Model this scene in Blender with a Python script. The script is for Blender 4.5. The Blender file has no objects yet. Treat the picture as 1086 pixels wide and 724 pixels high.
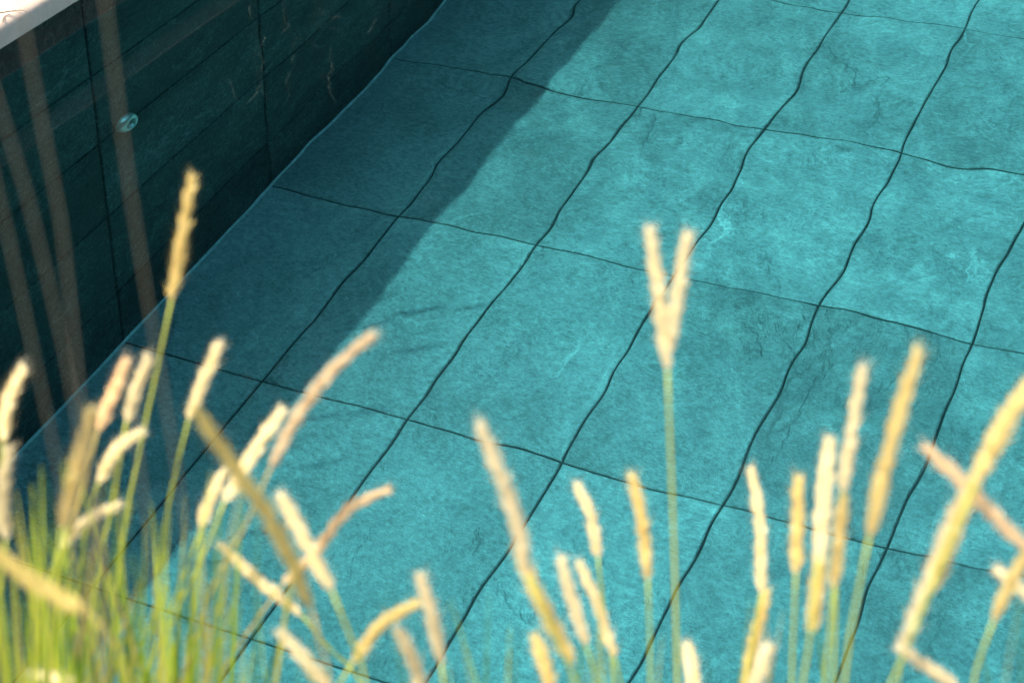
import bpy, bmesh, math, random
import numpy as np
from mathutils import Vector, Matrix

# ------------------------------------------------------------------ camera, world, sun, exposure
S = bpy.context.scene
COL = S.collection
CAM = Vector((0.0, 0.0, 1.451))
F_PX, PW, PH = 2309.7, 1086.0, 724.0
RIGHT = Vector((0.91923, 0.39340, -0.01610))
UP = Vector((-0.18540, 0.46856, 0.86376))
FWD = Vector((-0.34735, 0.79100, -0.50365))
cd = bpy.data.cameras.new('camera')
cam = bpy.data.objects.new('camera', cd)
COL.objects.link(cam)
rm = Matrix((RIGHT, UP, -FWD)).transposed().to_4x4()
cam.matrix_world = Matrix.Translation(CAM) @ rm
cd.sensor_width = 36.0
cd.lens = F_PX * 36.0 / PW
cd.clip_start, cd.clip_end = 0.05, 400.0
cd.dof.use_dof = True
cd.dof.focus_distance = 3.95
cd.dof.aperture_fstop = 6.3
cd.dof.aperture_blades = 9
S.camera = cam

SUN_H = Vector((-0.254, -0.45))                       # horizontal part of the unit vector towards the sun
SUN_EL = math.acos(SUN_H.length)
SUN_ROT = math.atan2(SUN_H.x, SUN_H.y)
SUN_DIR = Vector((SUN_H.x, SUN_H.y, math.sqrt(1 - SUN_H.length_squared)))
W = bpy.data.worlds.new('World')
S.world = W
W.use_nodes = True
nt = W.node_tree
bg = nt.nodes['Background']
sky = nt.nodes.new('ShaderNodeTexSky')
sky.sky_type = 'NISHITA'
sky.sun_disc = False
sky.sun_elevation = SUN_EL
sky.sun_rotation = SUN_ROT
sky.dust_density = 5.0
sky.air_density = 0.7
nt.links.new(sky.outputs[0], bg.inputs[0])
bg.inputs[1].default_value = 0.15
sl = bpy.data.lights.new('sun', 'SUN')
sl.energy = 2.8
sl.angle = math.radians(0.53)
sl.color = (1.0, 0.90, 0.78)
sl.cycles.is_caustics_light = True
sun = bpy.data.objects.new('sun', sl)
sun.rotation_euler = (-SUN_DIR).to_track_quat('-Z', 'Y').to_euler()
COL.objects.link(sun)
S.view_settings.view_transform = 'Standard'
S.view_settings.look = 'None'
S.view_settings.exposure = 1.16
S.view_settings.gamma = 1.0
S.view_settings.use_curve_mapping = False
S.render.engine = 'CYCLES'
S.cycles.caustics_refractive = True
S.cycles.caustics_reflective = False
S.cycles.blur_glossy = 0.5
S.cycles.max_bounces = 10
S.cycles.transmission_bounces = 8
S.cycles.transparent_max_bounces = 12
S.cycles.sample_clamp_indirect = 6.0
S.cycles.use_denoising = True

# ------------------------------------------------------------------ sizes of the place (metres)
XW = -2.142          # inner face of the left pool wall
DEPTH = 1.325
TL, TW = 0.600, 0.302            # tiles: along the wall, across
Y0 = 3.020           # a joint across the pool
ROW0, ROWH = -0.2427, 0.2988     # first horizontal joint of the wall
Y_NEAR, Y_FAR, X_RIGHT = 1.33, 9.02, 4.2
COP, CBOT = 0.121, 0.079   # top and underside
# of the coping above the water

# ------------------------------------------------------------------ helpers
def link(o, parent=None):
    COL.objects.link(o)
    if parent: o.parent = parent
    return o
def obj(name, bm, mat, parent=None, smooth=False):
    me = bpy.data.meshes.new(name)
    bm.to_mesh(me); bm.free()
    me.materials.append(mat)
    if smooth:
        me.polygons.foreach_set('use_smooth', [True] * len(me.polygons))
    return link(bpy.data.objects.new(name, me), parent)
def pyobj(name, v, f, mat, parent=None, smooth=True):
    me = bpy.data.meshes.new(name)
    me.from_pydata(v, [], f)
    me.materials.append(mat)
    if smooth:
        me.polygons.foreach_set('use_smooth', [True] * len(me.polygons))
    me.update()
    return link(bpy.data.objects.new(name, me), parent)
def empty(name, loc):
    o = bpy.data.objects.new(name, None); o.location = loc; o.empty_display_size = 0.05
    return link(o)
def tag(o, label=None, cat=None, group=None, kind=None):
    for k, v in (('label', label), ('category', cat), ('group', group), ('kind', kind)):
        if v: o[k] = v
    return o
def box(bm, x0, x1, y0, y1, z0, z1):
    v = [bm.verts.new((x, y, z)) for z in (z0, z1) for y in (y0, y1) for x in (x0, x1)]
    for q in ((0, 2, 3, 1), (4, 5, 7, 6), (0, 1, 5, 4), (2, 6, 7, 3), (0, 4, 6, 2), (1, 3, 7, 5)):
        bm.faces.new([v[i] for i in q])
def pray(px, py):
    return ((px - PW / 2) * RIGHT - (py - PH / 2) * UP + F_PX * FWD).normalized()

class NT:
    def __init__(s, name):
        s.m = bpy.data.materials.new(name); s.m.use_nodes = True
        s.t = s.m.node_tree; s.t.nodes.clear()
        s.out = s.t.nodes.new('ShaderNodeOutputMaterial')
    def n(s, typ, **kw):
        o = s.t.nodes.new('ShaderNode' + typ)
        for k, v in kw.items():
            if hasattr(o, k): setattr(o, k, v)
            else: o.inputs[k.replace('_', ' ')].default_value = v
        return o
    def l(s, a, b): s.t.links.new(a, b)
    def noise(s, vec, scale, detail=4, rough=0.55, dist=0.0):
        o = s.n('TexNoise'); o.inputs['Scale'].default_value = scale; o.inputs['Detail'].default_value = detail
        o.inputs['Roughness'].default_value = rough; o.inputs['Distortion'].default_value = dist
        if vec is not None: s.l(vec, o.inputs['Vector'])
        return o.outputs['Fac']
    def ramp(s, fac, stops):
        o = s.n('ValToRGB'); e = o.color_ramp.elements
        while len(e) < len(stops): e.new(0.5)
        for i, (p, c) in enumerate(stops):
            e[i].position = p; e[i].color = (*c, 1) if len(c) == 3 else c
        s.l(fac, o.inputs[0]); return o.outputs[0]
    def math(s, op, a, b=None, clamp=False):
        o = s.n('Math'); o.operation = op; o.use_clamp = clamp
        for i, v in enumerate((a, b)):
            if v is None: continue
            if isinstance(v, (int, float)): o.inputs[i].default_value = v
            else: s.l(v, o.inputs[i])
        return o.outputs[0]
    def mix(s, fac, a, b, blend='MIX'):
        o = s.n('Mix'); o.data_type = 'RGBA'; o.blend_type = blend
        for idx, v in ((0, fac), (6, a), (7, b)):
            if isinstance(v, (int, float)): o.inputs[idx].default_value = v
            elif isinstance(v, tuple): o.inputs[idx].default_value = (*v, 1)
            else: s.l(v, o.inputs[idx])
        return o.outputs[2]
    def bump(s, h, strength=0.5, dist=0.01):
        o = s.n('Bump'); o.inputs['Strength'].default_value = strength; o.inputs['Distance'].default_value = dist
        s.l(h, o.inputs['Height']); return o.outputs[0]
    def bsdf(s, col, rough=0.6, normal=None, spec=0.4):
        o = s.n('BsdfPrincipled')
        if isinstance(col, tuple): o.inputs['Base Color'].default_value = (*col, 1)
        else: s.l(col, o.inputs['Base Color'])
        if isinstance(rough, (int, float)): o.inputs['Roughness'].default_value = rough
        else: s.l(rough, o.inputs['Roughness'])
        o.inputs['Specular IOR Level'].default_value = spec
        if normal is not None: s.l(normal, o.inputs['Normal'])
        return o
    def done(s, sh):
        s.l(sh, s.out.inputs['Surface']); return s.m

# ------------------------------------------------------------------ materials
def tile_material(name, dark, mid, light, splash_shade=False):
    t = NT(name)
    co = t.n('TexCoord').outputs['Object']
    isl = t.n('NewGeometry').outputs['Random Per Island']
    wn = t.n('TexWhiteNoise'); wn.noise_dimensions = '1D'; t.l(isl, wn.inputs['W'])
    # every tile is cut from its own stretch of slate
    off = t.n('VectorMath'); off.operation = 'MULTIPLY_ADD'
    t.l(wn.outputs['Color'], off.inputs[0]); off.inputs[1].default_value = (23, 31, 17); t.l(co, off.inputs[2])
    p = off.outputs[0]
    st = t.n('VectorMath'); st.operation = 'MULTIPLY'; t.l(p, st.inputs[0]); st.inputs[1].default_value = (1.0, 0.55, 1.0)
    ps = st.outputs[0]
    big = t.noise(ps, 2.6, 3, 0.5, 0.4)
    cloud = t.noise(ps, 9.0, 6, 0.66, 0.5)
    mott = t.noise(p, 70.0, 4, 0.72, 0.0)
    st2 = t.n('VectorMath'); st2.operation = 'MULTIPLY'; t.l(p, st2.inputs[0]); st2.inputs[1].default_value = (1.0, 2.4, 1.0)
    grain_caustic = t.noise(st2.outputs[0], 120.0, 3, 0.75)
    h = t.math('ADD', t.math('ADD', t.math('MULTIPLY', big, 0.22), t.math('MULTIPLY', cloud, 0.24)),
               t.math('ADD', t.math('MULTIPLY', mott, 0.36), t.math('MULTIPLY', grain_caustic, 0.42)))  # mottle and grain: slate texture, with fine caustic speckle painted into the colour
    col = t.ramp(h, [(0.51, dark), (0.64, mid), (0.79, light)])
    # cleft ledges: where a slow noise crosses a level the slab steps, with a pale lip and a dark foot
    cl = t.noise(ps, 2.1, 7, 0.62, 0.35)
    def line(level, sharp, gscale, gl, gk):
        w = t.math('SUBTRACT', 1.0, t.math('MULTIPLY', t.math('ABSOLUTE', t.math('SUBTRACT', cl, level)), sharp), True)
        return t.math('MULTIPLY', w, t.math('MULTIPLY', t.math('SUBTRACT', t.noise(p, gscale, 2), gl), gk, True))
    vein = line(0.455, 110.0, 2.9, 0.51, 10.0)
    dk = line(0.56, 70.0, 2.3, 0.53, 9.0)
    step = t.n('MapRange'); t.l(cl, step.inputs[0]); step.inputs[1].default_value = .552; step.inputs[2].default_value = .568
    col = t.mix(t.math('MULTIPLY', vein, 0.45), col, tuple(min(1, c * 1.4) for c in light))
    col = t.mix(t.math('MULTIPLY', dk, 0.55), col, tuple(c * .7 for c in dark))
    tint = t.math('ADD', 0.83, t.math('MULTIPLY', wn.outputs['Value'], 0.34))
    if splash_shade:                                            # above the waterline: wetness and shade under the coping, painted dark brownish
        sp = t.n('SeparateXYZ'); t.l(co, sp.inputs[0])
        wet_shade = t.math('MULTIPLY', t.math('ADD', sp.outputs[2], t.math('MULTIPLY', t.math('SUBTRACT', mott, .5), .012)), 300.0, True)
        col = t.mix(wet_shade, col, t.mix(1.0, col, (.50, .42, .34), 'MULTIPLY'))
    vm = t.n('VectorMath'); vm.operation = 'SCALE'; t.l(col, vm.inputs[0]); t.l(tint, vm.inputs['Scale'])
    hb = t.math('ADD', t.math('MULTIPLY', cloud, 1.2), t.math('ADD', t.math('MULTIPLY', mott, 0.6), t.math('ADD', t.math('MULTIPLY', grain_caustic, 0.25), t.math('MULTIPLY', step.outputs[0], 0.35))))
    nb = t.bump(hb, 0.7, 0.014)
    return t.done(t.bsdf(vm.outputs[0], t.math('ADD', 0.35, t.math('MULTIPLY', mott, 0.35)), nb, 0.35).outputs[0])

M = {}
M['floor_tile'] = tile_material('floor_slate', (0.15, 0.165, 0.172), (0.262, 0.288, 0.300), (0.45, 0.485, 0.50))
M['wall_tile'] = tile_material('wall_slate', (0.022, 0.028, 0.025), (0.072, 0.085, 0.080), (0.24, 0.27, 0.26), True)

def simple(name, base, var=0.12, scale=40, rough=0.7, bstr=0.3, bdist=0.004, spec=0.4):
    t = NT(name); co = t.n('TexCoord').outputs['Object']
    nz = t.noise(co, scale, 6, 0.62)
    col = t.ramp(nz, [(0.3, tuple(c * (1 - var * 1.6) for c in base)), (0.7, tuple(min(1, c * (1 + var)) for c in base))])
    return t.done(t.bsdf(col, rough, t.bump(nz, bstr, bdist), spec).outputs[0])
M['grout'] = simple('dark_grout', (0.022, 0.026, 0.026), 0.2, 90)
M['sealant'] = simple('pale_sealant', (0.55, 0.58, 0.57), 0.2, 60, 0.5)
M['coping'] = simple('pale_stone_coping', (0.60, 0.49, 0.385), 0.07, 55, 0.65, 0.25, 0.002)
M['terrace'] = simple('terrace_stone', (0.56, 0.51, 0.46), 0.1, 9)
M['soil'] = simple('soil', (0.07, 0.05, 0.035), 0.4, 30, 0.95, 0.8, 0.02)
M['stake'] = simple('weathered_wood', (0.36, 0.33, 0.27), 0.2, 22, 0.8)
M['steel'] = None
t = NT('polished_steel'); b = t.bsdf((0.85, 0.80, 0.72), 0.32); b.inputs['Metallic'].default_value = 0.6; M['steel'] = t.done(b.outputs[0])
M['bore'] = simple('dark_bore', (0.012, 0.014, 0.014))

def water_material():
    t = NT('pool_water')
    fr = t.n('Fresnel'); fr.inputs['IOR'].default_value = 1.333
    rf = t.n('BsdfRefraction'); rf.inputs['IOR'].default_value = 1.333; rf.inputs['Roughness'].default_value = 0.0
    rf.inputs['Color'].default_value = (*WATER_TINT, 1)
    gl = t.n('BsdfGlossy'); gl.inputs['Roughness'].default_value = 0.0; gl.inputs['Color'].default_value = (.27, .27, .27, 1)
    mx = t.n('MixShader'); t.l(fr.outputs[0], mx.inputs[0]); t.l(rf.outputs[0], mx.inputs[1]); t.l(gl.outputs[0], mx.inputs[2])
    t.l(mx.outputs[0], t.out.inputs['Surface'])
    return t.m
WATER_TINT = (0.41, 0.95, 0.985)
M['water'] = water_material()

# ------------------------------------------------------------------ pool shell
def tile_box(bm, axis, a0, a1, b0, b1, c, th=0.008, bev=0.002):
    """one tile: front face on plane c, edges eased; axis 'z' = floor, 'x' = left wall facing +x"""
    def P(a, b, h):
        return (a, b, c + h) if axis == 'z' else (c + h, a, b)
    lo = [bm.verts.new(P(a, b, -th)) for a, b in ((a0, b0), (a1, b0), (a1, b1), (a0, b1))]
    md = [bm.verts.new(P(a, b, -bev)) for a, b in ((a0, b0), (a1, b0), (a1, b1), (a0, b1))]
    tp = [bm.verts.new(P(a, b, 0)) for a, b in ((a0 + bev, b0 + bev), (a1 - bev, b0 + bev), (a1 - bev, b1 - bev), (a0 + bev, b1 - bev))]
    bm.faces.new(tp)
    for i in range(4):
        j = (i + 1) % 4
        bm.faces.new((lo[i], lo[j], md[j], md[i])); bm.faces.new((md[i], md[j], tp[j], tp[i]))

G = 0.0023
bm = bmesh.new()
nx = int((X_RIGHT - XW) / TW) + 1
y = Y0 - 3 * TL
ys = [Y0 + k * TL for k in range(-3, 11)]
for k in range(len(ys) - 1):
    for i in range(nx):
        x0 = XW + i * TW; x1 = min(x0 + TW, X_RIGHT)
        if x1 - x0 < 0.03: continue
        tile_box(bm, 'z', x0 + (G if i else 0.0), x1 - G, ys[k] + G, ys[k + 1] - G, -DEPTH)
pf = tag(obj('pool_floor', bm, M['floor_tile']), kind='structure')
bm = bmesh.new()
box(bm, XW - 0.25, X_RIGHT + 0.25, Y_NEAR - 0.3, Y_FAR + 0.3, -DEPTH - 0.25, -DEPTH - 0.004)
obj('grout_bed', bm, M['grout'], pf)

wall = empty('pool_wall', (0, 0, 0))
tag(wall, 'dark slate tiled side wall of the pool in shade under pale stone coping', 'pool wall')
bm = bmesh.new()
zs = [CBOT - 0.003] + [ROW0 - k * ROWH for k in range(4)] + [-DEPTH - 0.004]
for k in range(len(zs) - 1):
    for q in range(len(ys) - 1):
        tile_box(bm, 'x', ys[q] + G * 1.2, ys[q + 1] - G * 1.2, zs[k + 1] + G * 1.2, zs[k] - G * 1.2, XW)
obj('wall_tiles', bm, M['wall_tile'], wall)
bm = bmesh.new(); box(bm, XW - 0.25, XW - 0.004, Y_NEAR - 0.3, Y_FAR + 0.3, -DEPTH - 0.003, CBOT - 0.004); obj('grout_bed', bm, M['grout'], wall)
# sealant bead in the corner of wall and floor
bm = bmesh.new()
N = 160
prof = [(0.0, 0.0045), (0.0018, 0.003), (0.003, 0.0018), (0.0045, 0.0)]
rows_ = []
for k in range(N + 1):
    yy = Y_NEAR + (Y_FAR - Y_NEAR) * k / N
    j = 1 + 0.18 * math.sin(k * 1.7) * math.sin(k * .63)
    rows_.append([bm.verts.new((XW + 0.0005 + a * j, yy, -DEPTH + 0.0005 + c * j)) for a, c in prof])
for k in range(N):
    for i in range(3): bm.faces.new((rows_[k][i], rows_[k][i + 1], rows_[k + 1][i + 1], rows_[k + 1][i]))
obj('sealant_bead', bm, M['sealant'], wall, True)
# coping slabs of pale stone, bullnosed, each slab one metre
bm = bmesh.new()
cy = Y_NEAR - 0.27
prof = []
for k in range(9):                                    # rounded upper edge
    a = math.pi / 2 * k / 8
    prof.append((XW + 0.029 + 0.014 * math.sin(a), COP - 0.014 + 0.014 * math.cos(a)))
prof += [(XW + 0.043, CBOT + .002), (XW + 0.041, CBOT), (XW - 0.38, CBOT), (XW - 0.38, COP)]
while cy < Y_FAR + 0.3:
    c1 = cy + 0.998
    a_ = [bm.verts.new((x, cy + 0.001, z)) for x, z in prof]; b_ = [bm.verts.new((x, c1 - 0.001, z)) for x, z in prof]
    for i in range(len(prof)):
        j = (i + 1) % len(prof); bm.faces.new((a_[i], a_[j], b_[j], b_[i]))
    bm.faces.new(a_[::-1]); bm.faces.new(b_)
    cy += 1.0
bmesh.ops.recalc_face_normals(bm, faces=bm.faces)
obj('coping', bm, M['coping'], wall)

# the rest of the shell, out of the frame: far, right and near sides
bm = bmesh.new()
box(bm, XW - 0.25, X_RIGHT + 0.25, Y_FAR, Y_FAR + 0.25, -DEPTH - 0.2, 0.048)
box(bm, X_RIGHT, X_RIGHT + 0.25, Y_NEAR - 0.25, Y_FAR - 0.003, -DEPTH - 0.2, 0.048)
box(bm, XW + 0.003, X_RIGHT - 0.003, Y_NEAR - 0.12, Y_NEAR, -DEPTH - 0.2, 0.046)
tag(obj('pool_basin', bm, M['wall_tile']), kind='structure')
bm = bmesh.new()
box(bm, -40, XW - 0.383, -30, 45, -0.2, COP - 0.004)
box(bm, XW - 0.383, 40, Y_FAR + 0.02, 45, -0.2, COP - 0.002)
box(bm, X_RIGHT - 0.02, 40, Y_NEAR - 0.12, Y_FAR + 0.017, 0.0485, COP - 0.003)
tag(obj('terrace', bm, M['terrace']), kind='structure')
bm = bmesh.new(); box(bm, -60, 60, -60, 80, -2.2, -1.9); tag(obj('ground', bm, M['soil']), kind='structure')

# ------------------------------------------------------------------ pool water (one closed body, rippled top)
def ripple(X, Y):
    rng = np.random.RandomState(11)
    Z = np.zeros_like(X)
    for lam, slope, n in RIPPLES:
        for _ in range(n):
            a = rng.normal(WIND, 0.75); k = 2 * np.pi / (lam * rng.uniform(0.78, 1.25))
            ph = rng.uniform(0, 2 * np.pi)
            Z += slope / np.sqrt(n) * 1.41 / k * np.sin(k * (X * np.cos(a) + Y * np.sin(a)) + ph)
    u = np.clip((X + 0.71 * Y - 0.12) / 0.55, 0, 1)          # the corner by the wall lies in the lee
    return Z * (0.10 + 0.90 * u * u * (3 - 2 * u))
WIND = 0.9
RIPPLES = [(0.80, 0.004, 5), (0.30, 0.007, 9), (0.14, 0.0055, 12), (0.06, 0.0034, 14)]
def water():
    x0, x1, y0, y1 = XW - 0.0055, X_RIGHT + 0.02, Y_NEAR - 0.02, Y_FAR + 0.02
    xs = np.concatenate([np.arange(x0, 0.6, 0.0125), np.arange(0.6, x1 + 0.04, 0.05)])
    yy = np.concatenate([np.arange(y0, 4.6, 0.0125), np.arange(4.6, y1 + 0.04, 0.05)])
    X, Y = np.meshgrid(xs, yy)
    Z = ripple(X, Y)
    nx, ny = len(xs), len(yy)
    v = np.stack([X, Y, Z], -1).reshape(-1, 3)
    idx = np.arange(nx * ny).reshape(ny, nx)
    f = np.stack([idx[:-1, :-1], idx[:-1, 1:], idx[1:, 1:], idx[1:, :-1]], -1).reshape(-1, 4)
    vb = np.array([[xs[0], yy[0], -DEPTH - .02], [xs[-1], yy[0], -DEPTH - .02], [xs[-1], yy[-1], -DEPTH - .02], [xs[0], yy[-1], -DEPTH - .02]])
    n0 = len(v)
    faces = f.tolist()
    faces.append([n0, n0 + 3, n0 + 2, n0 + 1])
    faces.append(idx[0, ::-1].tolist() + [n0, n0 + 1])
    faces.append(idx[-1, :].tolist() + [n0 + 2, n0 + 3])
    faces.append(idx[:, 0].tolist() + [n0 + 3, n0])
    faces.append(idx[::-1, -1].tolist() + [n0 + 1, n0 + 2])
    me = bpy.data.meshes.new('pool_water')
    me.from_pydata(np.vstack([v, vb]).tolist(), [], faces)
    sm = np.ones(len(me.polygons), bool); sm[-5:] = False
    me.polygons.foreach_set('use_smooth', sm)
    me.set_sharp_from_angle(angle=math.radians(40))
    me.materials.append(M['water'])
    o = link(bpy.data.objects.new('pool_water', me))
    o.cycles.is_caustics_caster = True
    return tag(o, kind='structure')
water()
for o in bpy.data.objects:
    if o.name.split('.')[0] in ('pool_floor', 'wall_tiles', 'sealant_bead', 'grout_bed', 'pool_basin'):
        o.cycles.is_caustics_receiver = True

# inlet nozzle on the wall
noz = empty('pool_inlet', (XW, 3.106, -0.533))
tag(noz, 'small round polished steel inlet nozzle set in the dark tiled wall', 'inlet nozzle')
def lathe_x(prof, n=40):
    bm = bmesh.new(); rings = []
    for x, r in prof:
        rings.append([bm.verts.new((x, r * math.cos(2 * math.pi * k / n), r * math.sin(2 * math.pi * k / n))) for k in range(n)])
    for a, b_ in zip(rings, rings[1:]):
        for k in range(n): bm.faces.new((a[k], a[(k + 1) % n], b_[(k + 1) % n], b_[k]))
    bmesh.ops.recalc_face_normals(bm, faces=bm.faces)
    return bm
obj('flange', lathe_x([(-0.003, .0305), (.005, .0305), (.010, .029), (.0145, .025), (.017, .0205), (.0165, .0165), (.012, .0145), (-.004, .014)]), M['steel'], noz, True)
bm = lathe_x([(-.003, .0138), (-.0025, .0001)]); obj('bore', bm, M['bore'], noz)
bm = bmesh.new()
for a in (0.4, 0.4 + math.pi / 2):
    c, s_ = math.cos(a) * .0135, math.sin(a) * .0135
    w = 0.0012
    p = [(.0075, c - s_ * .12, s_ + c * .12), (.0075, c + s_ * .12, s_ - c * .12), (.0075, -c + s_ * .12, -s_ - c * .12), (.0075, -c - s_ * .12, -s_ + c * .12)]
    lo = [bm.verts.new((x - .003, y, z)) for x, y, z in p]; hi = [bm.verts.new(q) for q in p]
    bm.faces.new(hi)
    for i in range(4): bm.faces.new((lo[i], lo[(i + 1) % 4], hi[(i + 1) % 4], hi[i]))
obj('grille', bm, M['steel'], noz)

# ------------------------------------------------------------------ planting bed on the near side
bm = bmesh.new(); box(bm, -6, 6, -0.9, 1.195, -0.3, 0.03)
tag(obj('planting_bed', bm, M['soil']), kind='structure')
bm = bmesh.new(); box(bm, XW + 0.003, 6, 1.198, 1.345, 0.0475, 0.07); box(bm, -6, XW - 0.384, 1.198, 1.345, -.3, 0.07)
tag(obj('kerb', bm, M['coping']), kind='structure')
bm = bmesh.new(); box(bm, -40, 40, -30, -0.903, -0.2, 0.05)
tag(obj('paving', bm, M['terrace']), kind='structure')

# ------------------------------------------------------------------ what the water mirrors: hedges and a twiggy shrub
def tube(v, f, pts, rads, n=7):
    base = len(v); P = [Vector(p) for p in pts]
    side = None
    for i, p in enumerate(P):
        d = (P[min(i + 1, len(P) - 1)] - P[max(i - 1, 0)]).normalized()
        if side is None:
            side = d.orthogonal().normalized()
        side = (side - d * side.dot(d)).normalized(); w = d.cross(side)
        for k in range(n):
            a = 2 * math.pi * k / n
            v.append(tuple(p + (side * math.cos(a) + w * math.sin(a)) * rads[i]))
    for i in range(len(P) - 1):
        for k in range(n):
            f.append((base + i * n + k, base + i * n + (k + 1) % n, base + (i + 1) * n + (k + 1) % n, base + (i + 1) * n + k))
    f.append(tuple(base + k for k in range(n))[::-1]); f.append(tuple(base + (len(P) - 1) * n + k for k in range(n)))
rng = random.Random(5)
def leaf_cards(n, pick, size, seed):
    r = np.random.RandomState(seed); v, f = [], []
    for i in range(n):
        p, nrm = pick(r)
        d = Vector(r.normal(0, 1, 3)).normalized(); d = (d + Vector((0, 0, .4))).normalized()
        w = d.cross(Vector(nrm) + Vector(r.normal(0, .7, 3))).normalized()
        L_ = size * r.uniform(.7, 1.4); k = len(v); p = Vector(p); m = d.cross(w) * L_ * .12
        v += [tuple(p), tuple(p + d * L_ * .5 + w * L_ * .22 - m), tuple(p + d * L_), tuple(p + d * L_ * .5 - w * L_ * .22 - m)]
        f += [(k, k + 1, k + 2), (k, k + 2, k + 3)]
    return v, f
t = NT('hedge_leaf'); ri = t.n('NewGeometry').outputs['Random Per Island']
M['hedge'] = t.done(t.bsdf(t.ramp(ri, [(0, (.018, .035, .014)), (.6, (.03, .055, .02)), (1, (.05, .08, .03))]), .55).outputs[0])
M['hedge_core'] = simple('hedge_core', (.010, .016, .008), .3, 8, 0.9)
def hedge(label, x0, x1, y0, y1, h, n, seed):
    t_ = empty('hedge', ((x0 + x1) / 2, (y0 + y1) / 2, .08)); tag(t_, label, 'hedge')
    c = Vector(t_.location)
    bm = bmesh.new(); box(bm, x0 - c.x, x1 - c.x, y0 - c.y, y1 - c.y, -.02, h)
    obj('dark_core', bm, M['hedge_core'], t_)  # solid dark box filling the inside behind the leaf cards
    def pick(r):
        x = r.uniform(x0, x1); y_ = r.uniform(y0, y1); z = r.uniform(.0, h); q = r.rand()
        side = r.randint(3)
        if side == 0: x = (x1 if x1 < 0 else x0) + r.uniform(-.1, .16); nn = (1, 0, 0)
        elif side == 1: y_ = y0 - r.uniform(-.1, .16); nn = (0, -1, 0)
        else: z = h + r.uniform(-.1, .2); nn = (0, 0, 1)
        return (x - c.x, y_ - c.y, z), nn
    v, f = leaf_cards(n, pick, .17, seed)
    pyobj('leaves', v, f, M['hedge'], t_, smooth=False)
hedge('long dark green hedge beyond the coping of the tiled wall, mirrored in the water', -5.4, -4.3, 2.2, 11.75, 3.4, 9000, 1)
hedge('tall dark evergreen screen beyond the far end of the pool', -8.0, 7.0, 11.95, 13.2, 6.0, 13000, 2)

M['twig'] = simple('pale_twig', (.50, .68, .56), .1, 60, .7)
M['branch'] = simple('dark_branch', (.06, .045, .03), .3, 40, .85)
TW = [[(5.063, 1.055), (5.063, 1.085), (5.075, 1.15)], [(5.229, 1.06), (5.241, 1.141), (5.237, 1.201), (5.264, 1.253)],
      [(5.201, 1.029), (5.357, 1.111), (5.396, 1.172), (5.391, 1.249), (5.437, 1.309)],
      [(5.527, 1.199), (5.563, 1.255), (5.56, 1.328), (5.635, 1.391)], [(5.575, 1.173), (5.649, 1.234), (5.739, 1.296)],
      [(5.805, 1.302), (5.841, 1.45)], [(5.698, 1.106), (5.738, 1.147), (5.778, 1.197)], [(5.443, .975), (5.452, 1.039), (5.466, 1.107)],
      [(5.217, .892), (5.249, .94)], [(5.981, 1.254), (6.077, 1.348)], [(6.227, 1.302), (6.281, 1.35)]]
t_ = empty('twiggy_shrub', (-3.142, 5.6, .08)); tag(t_, 'bare shrub whose pale curled twigs are mirrored over the dark wall tiles', 'shrub')
for i, tw in enumerate(TW):
    v, f = [], []; bv, bf = [], []
    P = [Vector((0.05 * math.sin(i + k), y_ - 5.6, z - .08)) for k, (y_, z) in enumerate(tw)]
    pts = []
    for a, b_ in zip(P, P[1:]):
        for k in range(5): pts.append(a.lerp(b_, k / 5) + Vector((0, .006 * math.sin(k * 1.9 + i), .004 * math.cos(k * 2.3))))
    pts.append(P[-1])
    n_ = len(pts); tube(v, f, pts, [.0007 + .0021 * math.sin(math.pi * (k + .6) / (n_ + .2)) for k in range(n_)], 6)
    root = Vector((rng.uniform(-.03, .03), rng.uniform(-.05, .05), -.01)); mid = root.lerp(P[0], .55) + Vector((-.05, 0, -.12 + .05 * math.sin(i)))
    tube(bv, bf, [root, root.lerp(mid, .5), mid, mid.lerp(P[0], .5) + Vector((0, .02, 0)), P[0]], [.006, .005, .004, .003, .0015], 6)
    pyobj('twig', v, f, M['twig'], pyobj('branch', bv, bf, M['branch'], t_))

# ------------------------------------------------------------------ grass: flowering stalks, each a thing
FH = Vector((FWD.x, FWD.y, 0)).normalized(); RH = Vector((RIGHT.x, RIGHT.y, 0)).normalized()
def at(px, py, dh):
    d = pray(px, py); return CAM + d * (dh / d.dot(FH))
def straw(name, c0, c1, trans=0.42, rough=.6):
    t = NT(name)
    ri = t.n('NewGeometry').outputs['Random Per Island']; oi = t.n('ObjectInfo').outputs['Random']
    col = t.mix(ri, c0, c1)
    vm = t.n('HueSaturation'); t.l(col, vm.inputs['Color'])
    t.l(t.math('ADD', .85, t.math('MULTIPLY', oi, .3)), vm.inputs['Value'])
    pr = t.bsdf(vm.outputs[0], rough, None, .25); tr = t.n('BsdfTranslucent'); t.l(vm.outputs[0], tr.inputs[0])
    mx = t.n('MixShader'); mx.inputs[0].default_value = trans
    t.l(pr.outputs[0], mx.inputs[1]); t.l(tr.outputs[0], mx.inputs[2])
    return t.done(mx.outputs[0])
M['cream'] = straw('straw_cream', (.96, .90, .64), (.88, .78, .48))
M['ochre'] = straw('straw_ochre', (.88, .78, .38), (.76, .62, .23))
M['pink'] = straw('straw_tan', (.95, .82, .55), (.84, .66, .38))
M['olive'] = straw('straw_olive', (.72, .64, .24), (.56, .48, .16))
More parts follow.
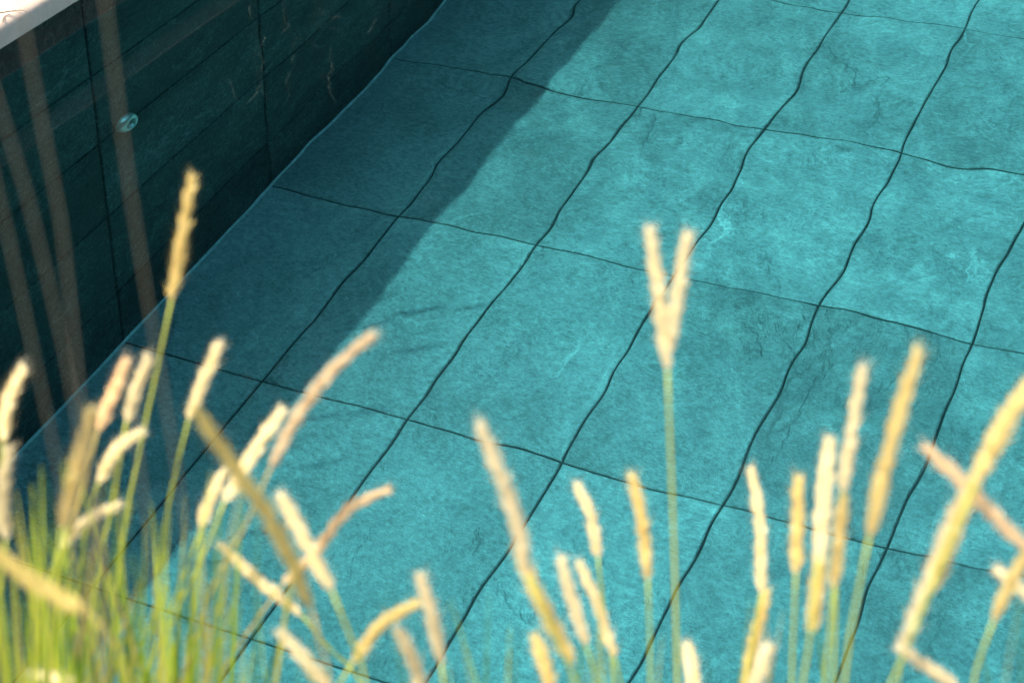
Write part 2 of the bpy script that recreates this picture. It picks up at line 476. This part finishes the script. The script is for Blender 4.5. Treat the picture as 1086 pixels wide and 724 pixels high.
def stem_mat(name, g, y):
    t = NT(name); co = t.n('TexCoord').outputs['Object']; oi = t.n('ObjectInfo').outputs['Random']
    fac = t.math('ADD', t.math('MULTIPLY', t.noise(co, 7, 3), .6), t.math('MULTIPLY', oi, .5))
    col = t.mix(fac, g, y); pr = t.bsdf(col, .45, None, .4); tr = t.n('BsdfTranslucent'); t.l(col, tr.inputs[0])
    mx = t.n('MixShader'); mx.inputs[0].default_value = .25; t.l(pr.outputs[0], mx.inputs[1]); t.l(tr.outputs[0], mx.inputs[2])
    return t.done(mx.outputs[0])
M['green_stem'] = stem_mat('green_stem', (.26, .40, .05), (.60, .62, .10))
M['straw_stem'] = stem_mat('straw_stem', (.36, .34, .08), (.60, .44, .16))

def spline(P, n):
    """Catmull-Rom through P, n points evenly along it"""
    Q = [P[0] * 2 - P[1]] + P + [P[-1] * 2 - P[-2]]
    out = []
    for i in range(1, len(Q) - 2):
        a, b_, c, d = Q[i - 1:i + 3]
        for k in range(12):
            u = k / 12
            out.append(.5 * (2 * b_ + (c - a) * u + (2 * a - 5 * b_ + 4 * c - d) * u * u + (3 * b_ - a - 3 * c + d) * u ** 3))
    out.append(P[-1])
    s_ = [0]
    for a, b_ in zip(out, out[1:]): s_.append(s_[-1] + (b_ - a).length)
    res, j = [], 0
    for k in range(n):
        t_ = s_[-1] * k / (n - 1)
        while j < len(s_) - 2 and s_[j + 1] < t_: j += 1
        u = (t_ - s_[j]) / max(1e-9, s_[j + 1] - s_[j]); res.append(out[j].lerp(out[j + 1], min(1, u)))
    return res, s_[-1]
def seed_head(pts, length, rad, seed):
    """spindle of small overlapping pointed spikelets with a few fine awns; pts run from base to tip"""
    r = random.Random(seed); v, f = [], []
    n = len(pts)
    ph = [r.uniform(0, 6.28) for _ in range(4)]
    lump = lambda u: .10 * math.sin(u * 23 + ph[0]) + .10 * math.sin(u * 37 + ph[1]) + .09 * math.sin(u * 61 + ph[2])
    prof = lambda u: rad * .84 * (1 + lump(u)) * min(1, (u / .22 + .30)) * (1.04 - .16 * u) * min(1.0, ((1 - u) / .34) ** .75 + .10)
    tube(v, f, pts, [prof(i / (n - 1)) * .42 * r.uniform(.95, 1.05) for i in range(n)], 7)
    cnt = int(min(900, max(240, length / .0004)))
    for q in range(cnt):
        u = (q + r.random()) / cnt * .985; x = u * (n - 1); i = min(n - 2, int(x)); p = pts[i].lerp(pts[i + 1], x - i)
        ax = (pts[i + 1] - pts[i]).normalized(); s0 = ax.orthogonal().normalized(); s1 = ax.cross(s0)
        a = q * 2.39996 + r.uniform(-.5, .5); out = s0 * math.cos(a) + s1 * math.sin(a)
        R_ = prof(u) * r.uniform(.7, 1.1)
        d = (ax * r.uniform(.8, 1.0) + out * r.uniform(.12, .62)).normalized()
        L_ = r.uniform(.005, .0085); w_ = L_ * r.uniform(.11, .17)
        c0 = p + out * R_ * .5; side = d.cross(out).normalized(); nn = side.cross(d)
        k = len(v)
        m_ = c0 + d * L_ * .42
        v += [tuple(c0)] + [tuple(m_ + side * w_ * math.cos(b_) + nn * w_ * math.sin(b_)) for b_ in (0, 2.094, 4.189)] + [tuple(c0 + d * L_)]
        for e in range(3): f += [(k, k + 1 + (e + 1) % 3, k + 1 + e), (k + 4, k + 1 + e, k + 1 + (e + 1) % 3)]
        if r.random() < .85:
            k = len(v); tp = c0 + d * L_ * .8; e_ = tp + (d + out * r.uniform(.1, .6)).normalized() * r.uniform(.005, .011)
            v += [tuple(tp + side * .00022), tuple(tp - side * .00022), tuple(e_)]; f.append((k, k + 1, k + 2))
    return v, f
def stalk(label, heads, stem, dh, lean=0.0, stem_mat_='green_stem', stem_r=.00135):
    """heads: (pixel polyline tip..base, pixel width, material); stem: further pixels down from the head's base;
    the culm goes on down to its root in the bed"""
    sd = zlib.crc32(label.encode()) % 9999; r = random.Random(sd)
    px = ([heads[0][0][-1]] if heads else []) + stem
    P = [at(x, y, dh) for x, y in px]
    low = P[-1]; dn = (P[-1] - P[-2]).normalized()
    side = dn.dot(RH) / max(.35, -dn.z)
    z0 = .025
    hgt = low.z - z0
    P += [low + Vector((0, 0, -hgt * .5)) + RH * side * hgt * .33 - FH * .03, Vector((low.x, low.y, z0)) + RH * side * hgt * .45 - FH * .06]
    root = P[-1].copy()
    t_ = empty('grass_stalk', root)
    tag(t_, label, 'grass stalk', 'bare dry grass stalks close to the camera' if stem_mat_ == 'dry_stem' else 'flowering grass stalks along the pool edge')
    pts, L_ = spline([p - root for p in P], 26)
    v, f = [], []; tube(v, f, pts, [stem_r * (.75 + .7 * i / 25) for i in range(26)], 7)
    # one narrow sheath leaf hugging the culm low down
    pyobj('stem', v, f, M[stem_mat_], t_)
    for hi, (line, w, m) in enumerate(heads):
        H_ = [at(x, y, dh + lean * (1 - i / max(1, len(line) - 1))) - root for i, (x, y) in enumerate(line)][::-1]
        pts, L_ = spline(H_, 22)
        pts = [p + Vector((r.gauss(0, .0002), r.gauss(0, .0002), 0)) for p in pts]
        dist = (root + pts[10] - CAM).length
        v, f = seed_head(pts, L_, w * .5 * dist / F_PX, sd + hi * 77)
        o = pyobj('seed_head', v, f, M[m], t_, smooth=False)
    return t_
import zlib
C, O, K, V_ = 'cream', 'ochre', 'pink', 'olive'
STALKS = [
 ('tall upright golden seed head in front of the foot of the dark wall', [([(204,188),(196,235),(182,318)],15,O)], [(168,385),(150,470),(128,590)], 1.42),
 ('pale green seed head leaning right beside the tall golden one', [([(231,368),(214,408),(200,445)],12,C)], [(180,530),(165,640)], 1.40),
 ('short cream seed head, right one of a close upright pair at the left', [([(157,381),(145,412),(134,447)],10,C)], [(120,530),(98,640)], 1.38),
 ('short pinkish seed head, left one of a close upright pair at the left', [([(133,384),(119,420),(104,456)],12,K)], [(88,520),(60,630)], 1.34),
 ('slim cream seed head at the left edge, topmost there', [([(22,394),(8,428),(3,468)],12,C)], [(0,520),(-8,640)], 1.32),
 ('cream seed head at the left edge under the topmost one', [([(9,478),(3,528),(6,572)],14,C)], [(2,620),(-4,700)], 1.28),
 ('thick blurred ochre seed head beside the pinkish pair', [([(98,438),(82,495),(66,560)],20,O)], [(60,620),(52,690)], 1.08),
 ('small cream seed head arching right below the upright pair', [([(147,459),(124,476),(104,512)],11,C)], [(92,560),(80,650)], 1.36),
 ('low cream seed head nearly lying over the green leaves at the left', [([(124,536),(92,552),(62,582)],11,C)], [(48,630),(38,700)], 1.34),
 ('long pinkish tan seed head arching up to the right', [([(395,356),(345,400),(308,455),(287,496)],15,K)], [(258,562),(214,655)], 1.26),
 ('plump cream seed head crossed by a long olive one', [([(298,436),(270,478),(238,532)],17,C)], [(215,590),(176,680)], 1.34),
 ('small cream seed head on a bright yellow green culm', [([(236,503),(222,532),(213,562)],13,C)], [(184,640),(158,715)], 1.36),
 ('long blurred olive seed head leaning left across the plump cream one', [([(208,434),(252,500),(292,560),(330,645)],19,V_)], [(342,690),(350,724)], 1.06),
 ('cream seed head leaning left behind the slanting tan one', [([(299,527),(322,570),(352,626)],15,C)], [(378,690),(388,724)], 1.16),
 ('slender pinkish seed head bent over to the right with bright tip', [([(411,519),(370,540),(332,588),(300,618)],11,K)], [(262,672),(236,716)], 1.38),
 ('narrow cream seed head slanting down to the right at lower left', [([(235,579),(275,615),(320,652)],12,C)], [(352,690),(380,720)], 1.40),
 ('plump cream seed head at the bottom edge left of the ochre one', [([(299,672),(324,700),(352,732)],17,C)], [(366,760),(376,800)], 1.22),
 ('upright cream seed head touching a slanting ochre one near the bottom', [([(446,612),(457,650),(468,704)],15,C)], [(472,740),(474,790)], 1.20),
 ('slanting ochre seed head near the bottom leaning right', [([(441,640),(405,662),(374,702)],13,O)], [(355,735),(340,780)], 1.24),
 ('short cream seed head at the bottom edge beside the slanting ochre one', [([(424,671),(438,700),(447,735)],14,C)], [(452,770),(454,800)], 1.20),
 ('long cream seed head leaning left, brown toward its base', [([(510,452),(526,492),(546,548),(560,610)],20,C), ([(552,590),(575,640),(608,704)],18,O)], [(618,740),(624,790)], 1.10),
 ('thin cream seed head, higher of three by the floor joint', [([(613,517),(627,548),(634,590)],10,C)], [(640,640),(650,715)], 1.40),
 ('thin ochre seed head standing alone under the long floor joint', [([(671,506),(682,560),(687,614)],12,O)], [(689,660),(690,715)], 1.26),
 ('blurred cream seed head, left one of a parallel pair', [([(596,595),(607,635),(622,684)],12,C)], [(632,720),(640,760)], 1.24),
 ('crisp cream seed head, right one of a parallel pair', [([(615,598),(634,640),(652,697)],11,C)], [(660,730),(666,770)], 1.36),
 ('small yellow seed head low beside the brown based long one', [([(569,678),(577,702),(586,735)],13,O)], [(592,765),(596,800)], 1.20),
 ('tall stalk with a forked pair of cream seed heads', [([(690,247),(699,312),(708,392)],17,C), ([(729,251),(719,312),(709,376)],16,C)], [(711,470),(715,580),(718,715)], 1.24),
 ('small cream seed head at the bottom edge right of the forked stalk', [([(729,688),(734,712),(738,740)],13,C)], [(740,770),(742,800)], 1.26),
 ('crisp slim cream seed head on an ochre lower spike', [([(797,498),(806,552),(807,628)],12,C), ([(813,628),(801,676),(789,728)],14,O)], [(786,760),(784,800)], 1.36),
 ('thin straw seed head between the crisp slim one and a taller cluster', [([(847,510),(846,558),(844,608)],12,O)], [(842,660),(840,720)], 1.22),
 ('broad straw seed head in the cluster right of the forked stalk', [([(880,470),(873,535),(868,596)],18,C), ([(870,590),(866,630),(860,672)],15,O)], [(856,700),(850,740)], 1.14),
 ('tall narrow cream seed head in the cluster, topmost but one', [([(914,392),(903,460),(893,522)],13,C)], [(890,545),(886,650)], 1.22),
 ('short ochre seed head at the foot of the tall narrow cream one', [([(894,528),(890,575),(884,624)],13,O)], [(880,670),(874,730)], 1.20),
 ('tall broad ochre seed head leaning right, highest of the right cluster', [([(974,372),(950,450),(922,568)],20,O)], [(908,640),(896,720)], 1.10),
 ('large ochre seed head reaching out of the right edge', [([(1108,388),(1066,448),(1034,512)],28,O), ([(1044,484),(1012,565),(986,628)],17,O), ([(1026,515),(994,592),(955,694)],20,C)], [(944,730),(934,780)], 1.06),
 ('pinkish cream seed head slanting down to the right edge over the large one', [([(982,475),(1030,520),(1092,586)],17,K)], [(1120,640),(1136,700)], 1.16),
 ('small blurred ochre seed head at the right edge below the slanting one', [([(1092,582),(1072,618),(1054,658)],14,O)], [(1042,690),(1030,740)], 1.14),
 ('cream spike lying low along the bottom edge at the right', [([(956,688),(984,707),(1018,730)],12,C)], [(1040,760),(1056,800)], 1.26),
 ('short cream spike at the right edge crossing the small ochre one', [([(1060,606),(1080,622),(1102,642)],12,C)], [(1118,670),(1128,720)], 1.24),
 ('short greenish spike at the bottom edge under the crisp slim one', [([(814,688),(806,708),(798,734)],13,C)], [(794,760),(790,800)], 1.22),
 ('blurred brown seed head drooping over the green leaves at the lower left', [([(-12,580),(40,620),(98,652)],24,V_)], [(124,684),(140,730)], 1.02),
 ('cream seed head at the very bottom left corner', [([(40,716),(66,722),(96,736)],14,C)], [(112,760),(122,800)], 1.20),
]
M['dry_stem'] = stem_mat('dry_stem', (.135, .145, .095), (.19, .175, .12))
DRY = [
 ('tall blurred dry stalk crossing the dark wall over the inlet nozzle', [(100,-90),(113,10),(135,180),(164,360),(185,480),(200,580),(214,690)]),
 ('tall blurred dry stalk between the first wall joint and the crossing stalks', [(10,-60),(24,20),(40,110),(62,215),(76,330),(88,440),(102,560),(114,690)]),
 ('blurred dry stalk near the left edge that runs into another by the wall foot', [(-30,20),(5,130),(30,210),(52,300),(70,380),(86,470),(104,600)]),
 ('leftmost blurred dry stalk, low across the dark wall at the picture edge', [(-34,80),(0,212),(25,325),(50,440),(74,560),(92,680)]),
 ('broken dry stalk standing over the shaded floor right of the short pair', [(141,428),(148,490),(157,560),(167,627),(176,700)]),
 ('short broken dry stalk half hidden by green leaves at the left', [(103,535),(112,590),(126,675),(132,720)]),
]
for lb, line in DRY: stalk(lb, [], line, .90, 0, 'dry_stem', .00062)
for row in STALKS:
    stalk(*row, lean=.02, stem_mat_='straw_stem' if row[1][0][2] in ('pink', 'olive') else 'green_stem')

# ------------------------------------------------------------------ leaves of the same grass: far too many to count
t = NT('grass_leaf'); ri = t.n('NewGeometry').outputs['Random Per Island']
col = t.ramp(ri, [(0, (.04, .10, .018)), (.35, (.15, .30, .03)), (.55, (.52, .68, .05)), (.88, (.66, .62, .10)), (1, (.62, .46, .20))])
pr = t.bsdf(col, .4, None, .4); tr = t.n('BsdfTranslucent'); t.l(col, tr.inputs[0])
mx = t.n('MixShader'); mx.inputs[0].default_value = .55; t.l(pr.outputs[0], mx.inputs[1]); t.l(tr.outputs[0], mx.inputs[2])
M['leaf'] = t.done(mx.outputs[0])
rg = random.Random(77)
v, f = [], []
def blade(px, top, dh, leanpx, w):
    tip = at(px + leanpx, top, dh); r0 = at(px, 760, dh - rg.uniform(0, .05)); r0 = Vector((r0.x, r0.y, .02)) - RH * leanpx * .00025
    mid = r0.lerp(tip, .55) - RH * leanpx * .00011 + Vector((0, 0, .05))
    pts, L_ = spline([r0, mid, tip], 12)
    wd = (RH * math.cos(rg.uniform(-1.2, 1.2)) + FH * rg.uniform(-.8, .8)).normalized(); k = len(v)
    for i, p in enumerate(pts):
        u = i / 11; ww = w * (1 - u ** 2.2) * min(1, .6 + u) + .0002
        fold = FH * ww * .35
        v.extend([tuple(p - wd * ww), tuple(p + fold), tuple(p + wd * ww)])
    for i in range(11):
        a = k + i * 3
        f.append((a, a + 1, a + 4, a + 3)); f.append((a + 1, a + 2, a + 5, a + 4))
for i in range(160):                                   # the dense tuft at the left
    x = rg.triangular(-60, 330, 40); top = rg.uniform(480, 700) + max(0, x - 150) * .45
    blade(x, min(top, 735), rg.uniform(1.08, 1.40), rg.gauss(22, 44), rg.uniform(.0016, .0044))
for i in range(36):                                    # thinner growth to the right
    x = rg.uniform(330, 1130); blade(x, rg.uniform(610, 735), rg.uniform(1.0, 1.36), rg.gauss(10, 34), rg.uniform(.0018, .0032))
lv = pyobj('grass_leaves', v, f, M['leaf'])
tag(lv, kind='stuff')
# a clump on the terrace past the picture's left edge, whose shadow feathers the edge of the shade
tf = empty('grass_clump', (-2.60, 2.02, COP)); tag(tf, 'grass clump on the terrace whose feathery shadow falls at the edge of the shade', 'grass clump')
for part, cnt in (('leaves', 44), ('plumes', 20)):
    v, f = [], []
    for i in range(cnt):
        r0 = Vector((rg.uniform(-.08, .08), rg.uniform(-.30, .34), -.003))
        z = rg.uniform(.55, .98); tip = Vector((rg.uniform(.10, .46), r0.y + rg.gauss(.08, .20), z))
        pts, L_ = spline([r0, r0.lerp(tip, .5) + Vector((-.05, 0, .12)), tip], 10)
        w = .0022 if part == 'leaves' else .0012
        tube(v, f, pts, [w * (1.05 - i_ / 9) + .0003 for i_ in range(10)], 4)
        if part == 'plumes': tube(v, f, [tip, tip + Vector((.02, .0, .05)), tip + Vector((.05, .01, .10))], [.003, .006, .0015], 5)
    pyobj(part, v, f, M['leaf'] if part == 'leaves' else M['cream'], tf)

# two dry blades fallen on the coping
for lb, L in (('thin dry grass strand lying straight across the sunlit coping', [(-14, 15.5), (0, 13.8), (12, 11.8), (22, 11.0), (28, 12.6)]),
              ('short dry grass strand curled on the edge of the sunlit coping', [(3.2, 23.8), (3.6, 20), (6, 17), (11.5, 15)])):
    P = []
    for px, py in L:
        d = pray(px, py); P.append(CAM + d * ((COP + .0012 - CAM.z) / d.z))
    o0 = P[len(P) // 2].copy(); pts, L_ = spline([p - o0 for p in P], 18)
    v, f = [], []; tube(v, f, pts, [.0010 * (1.1 - .6 * k / 17) for k in range(18)], 5)
    o = pyobj('grass_strand', v, f, M['dry_stem']); o.location = o0
    tag(o, lb, 'grass strand', 'dry strands fallen on the coping')
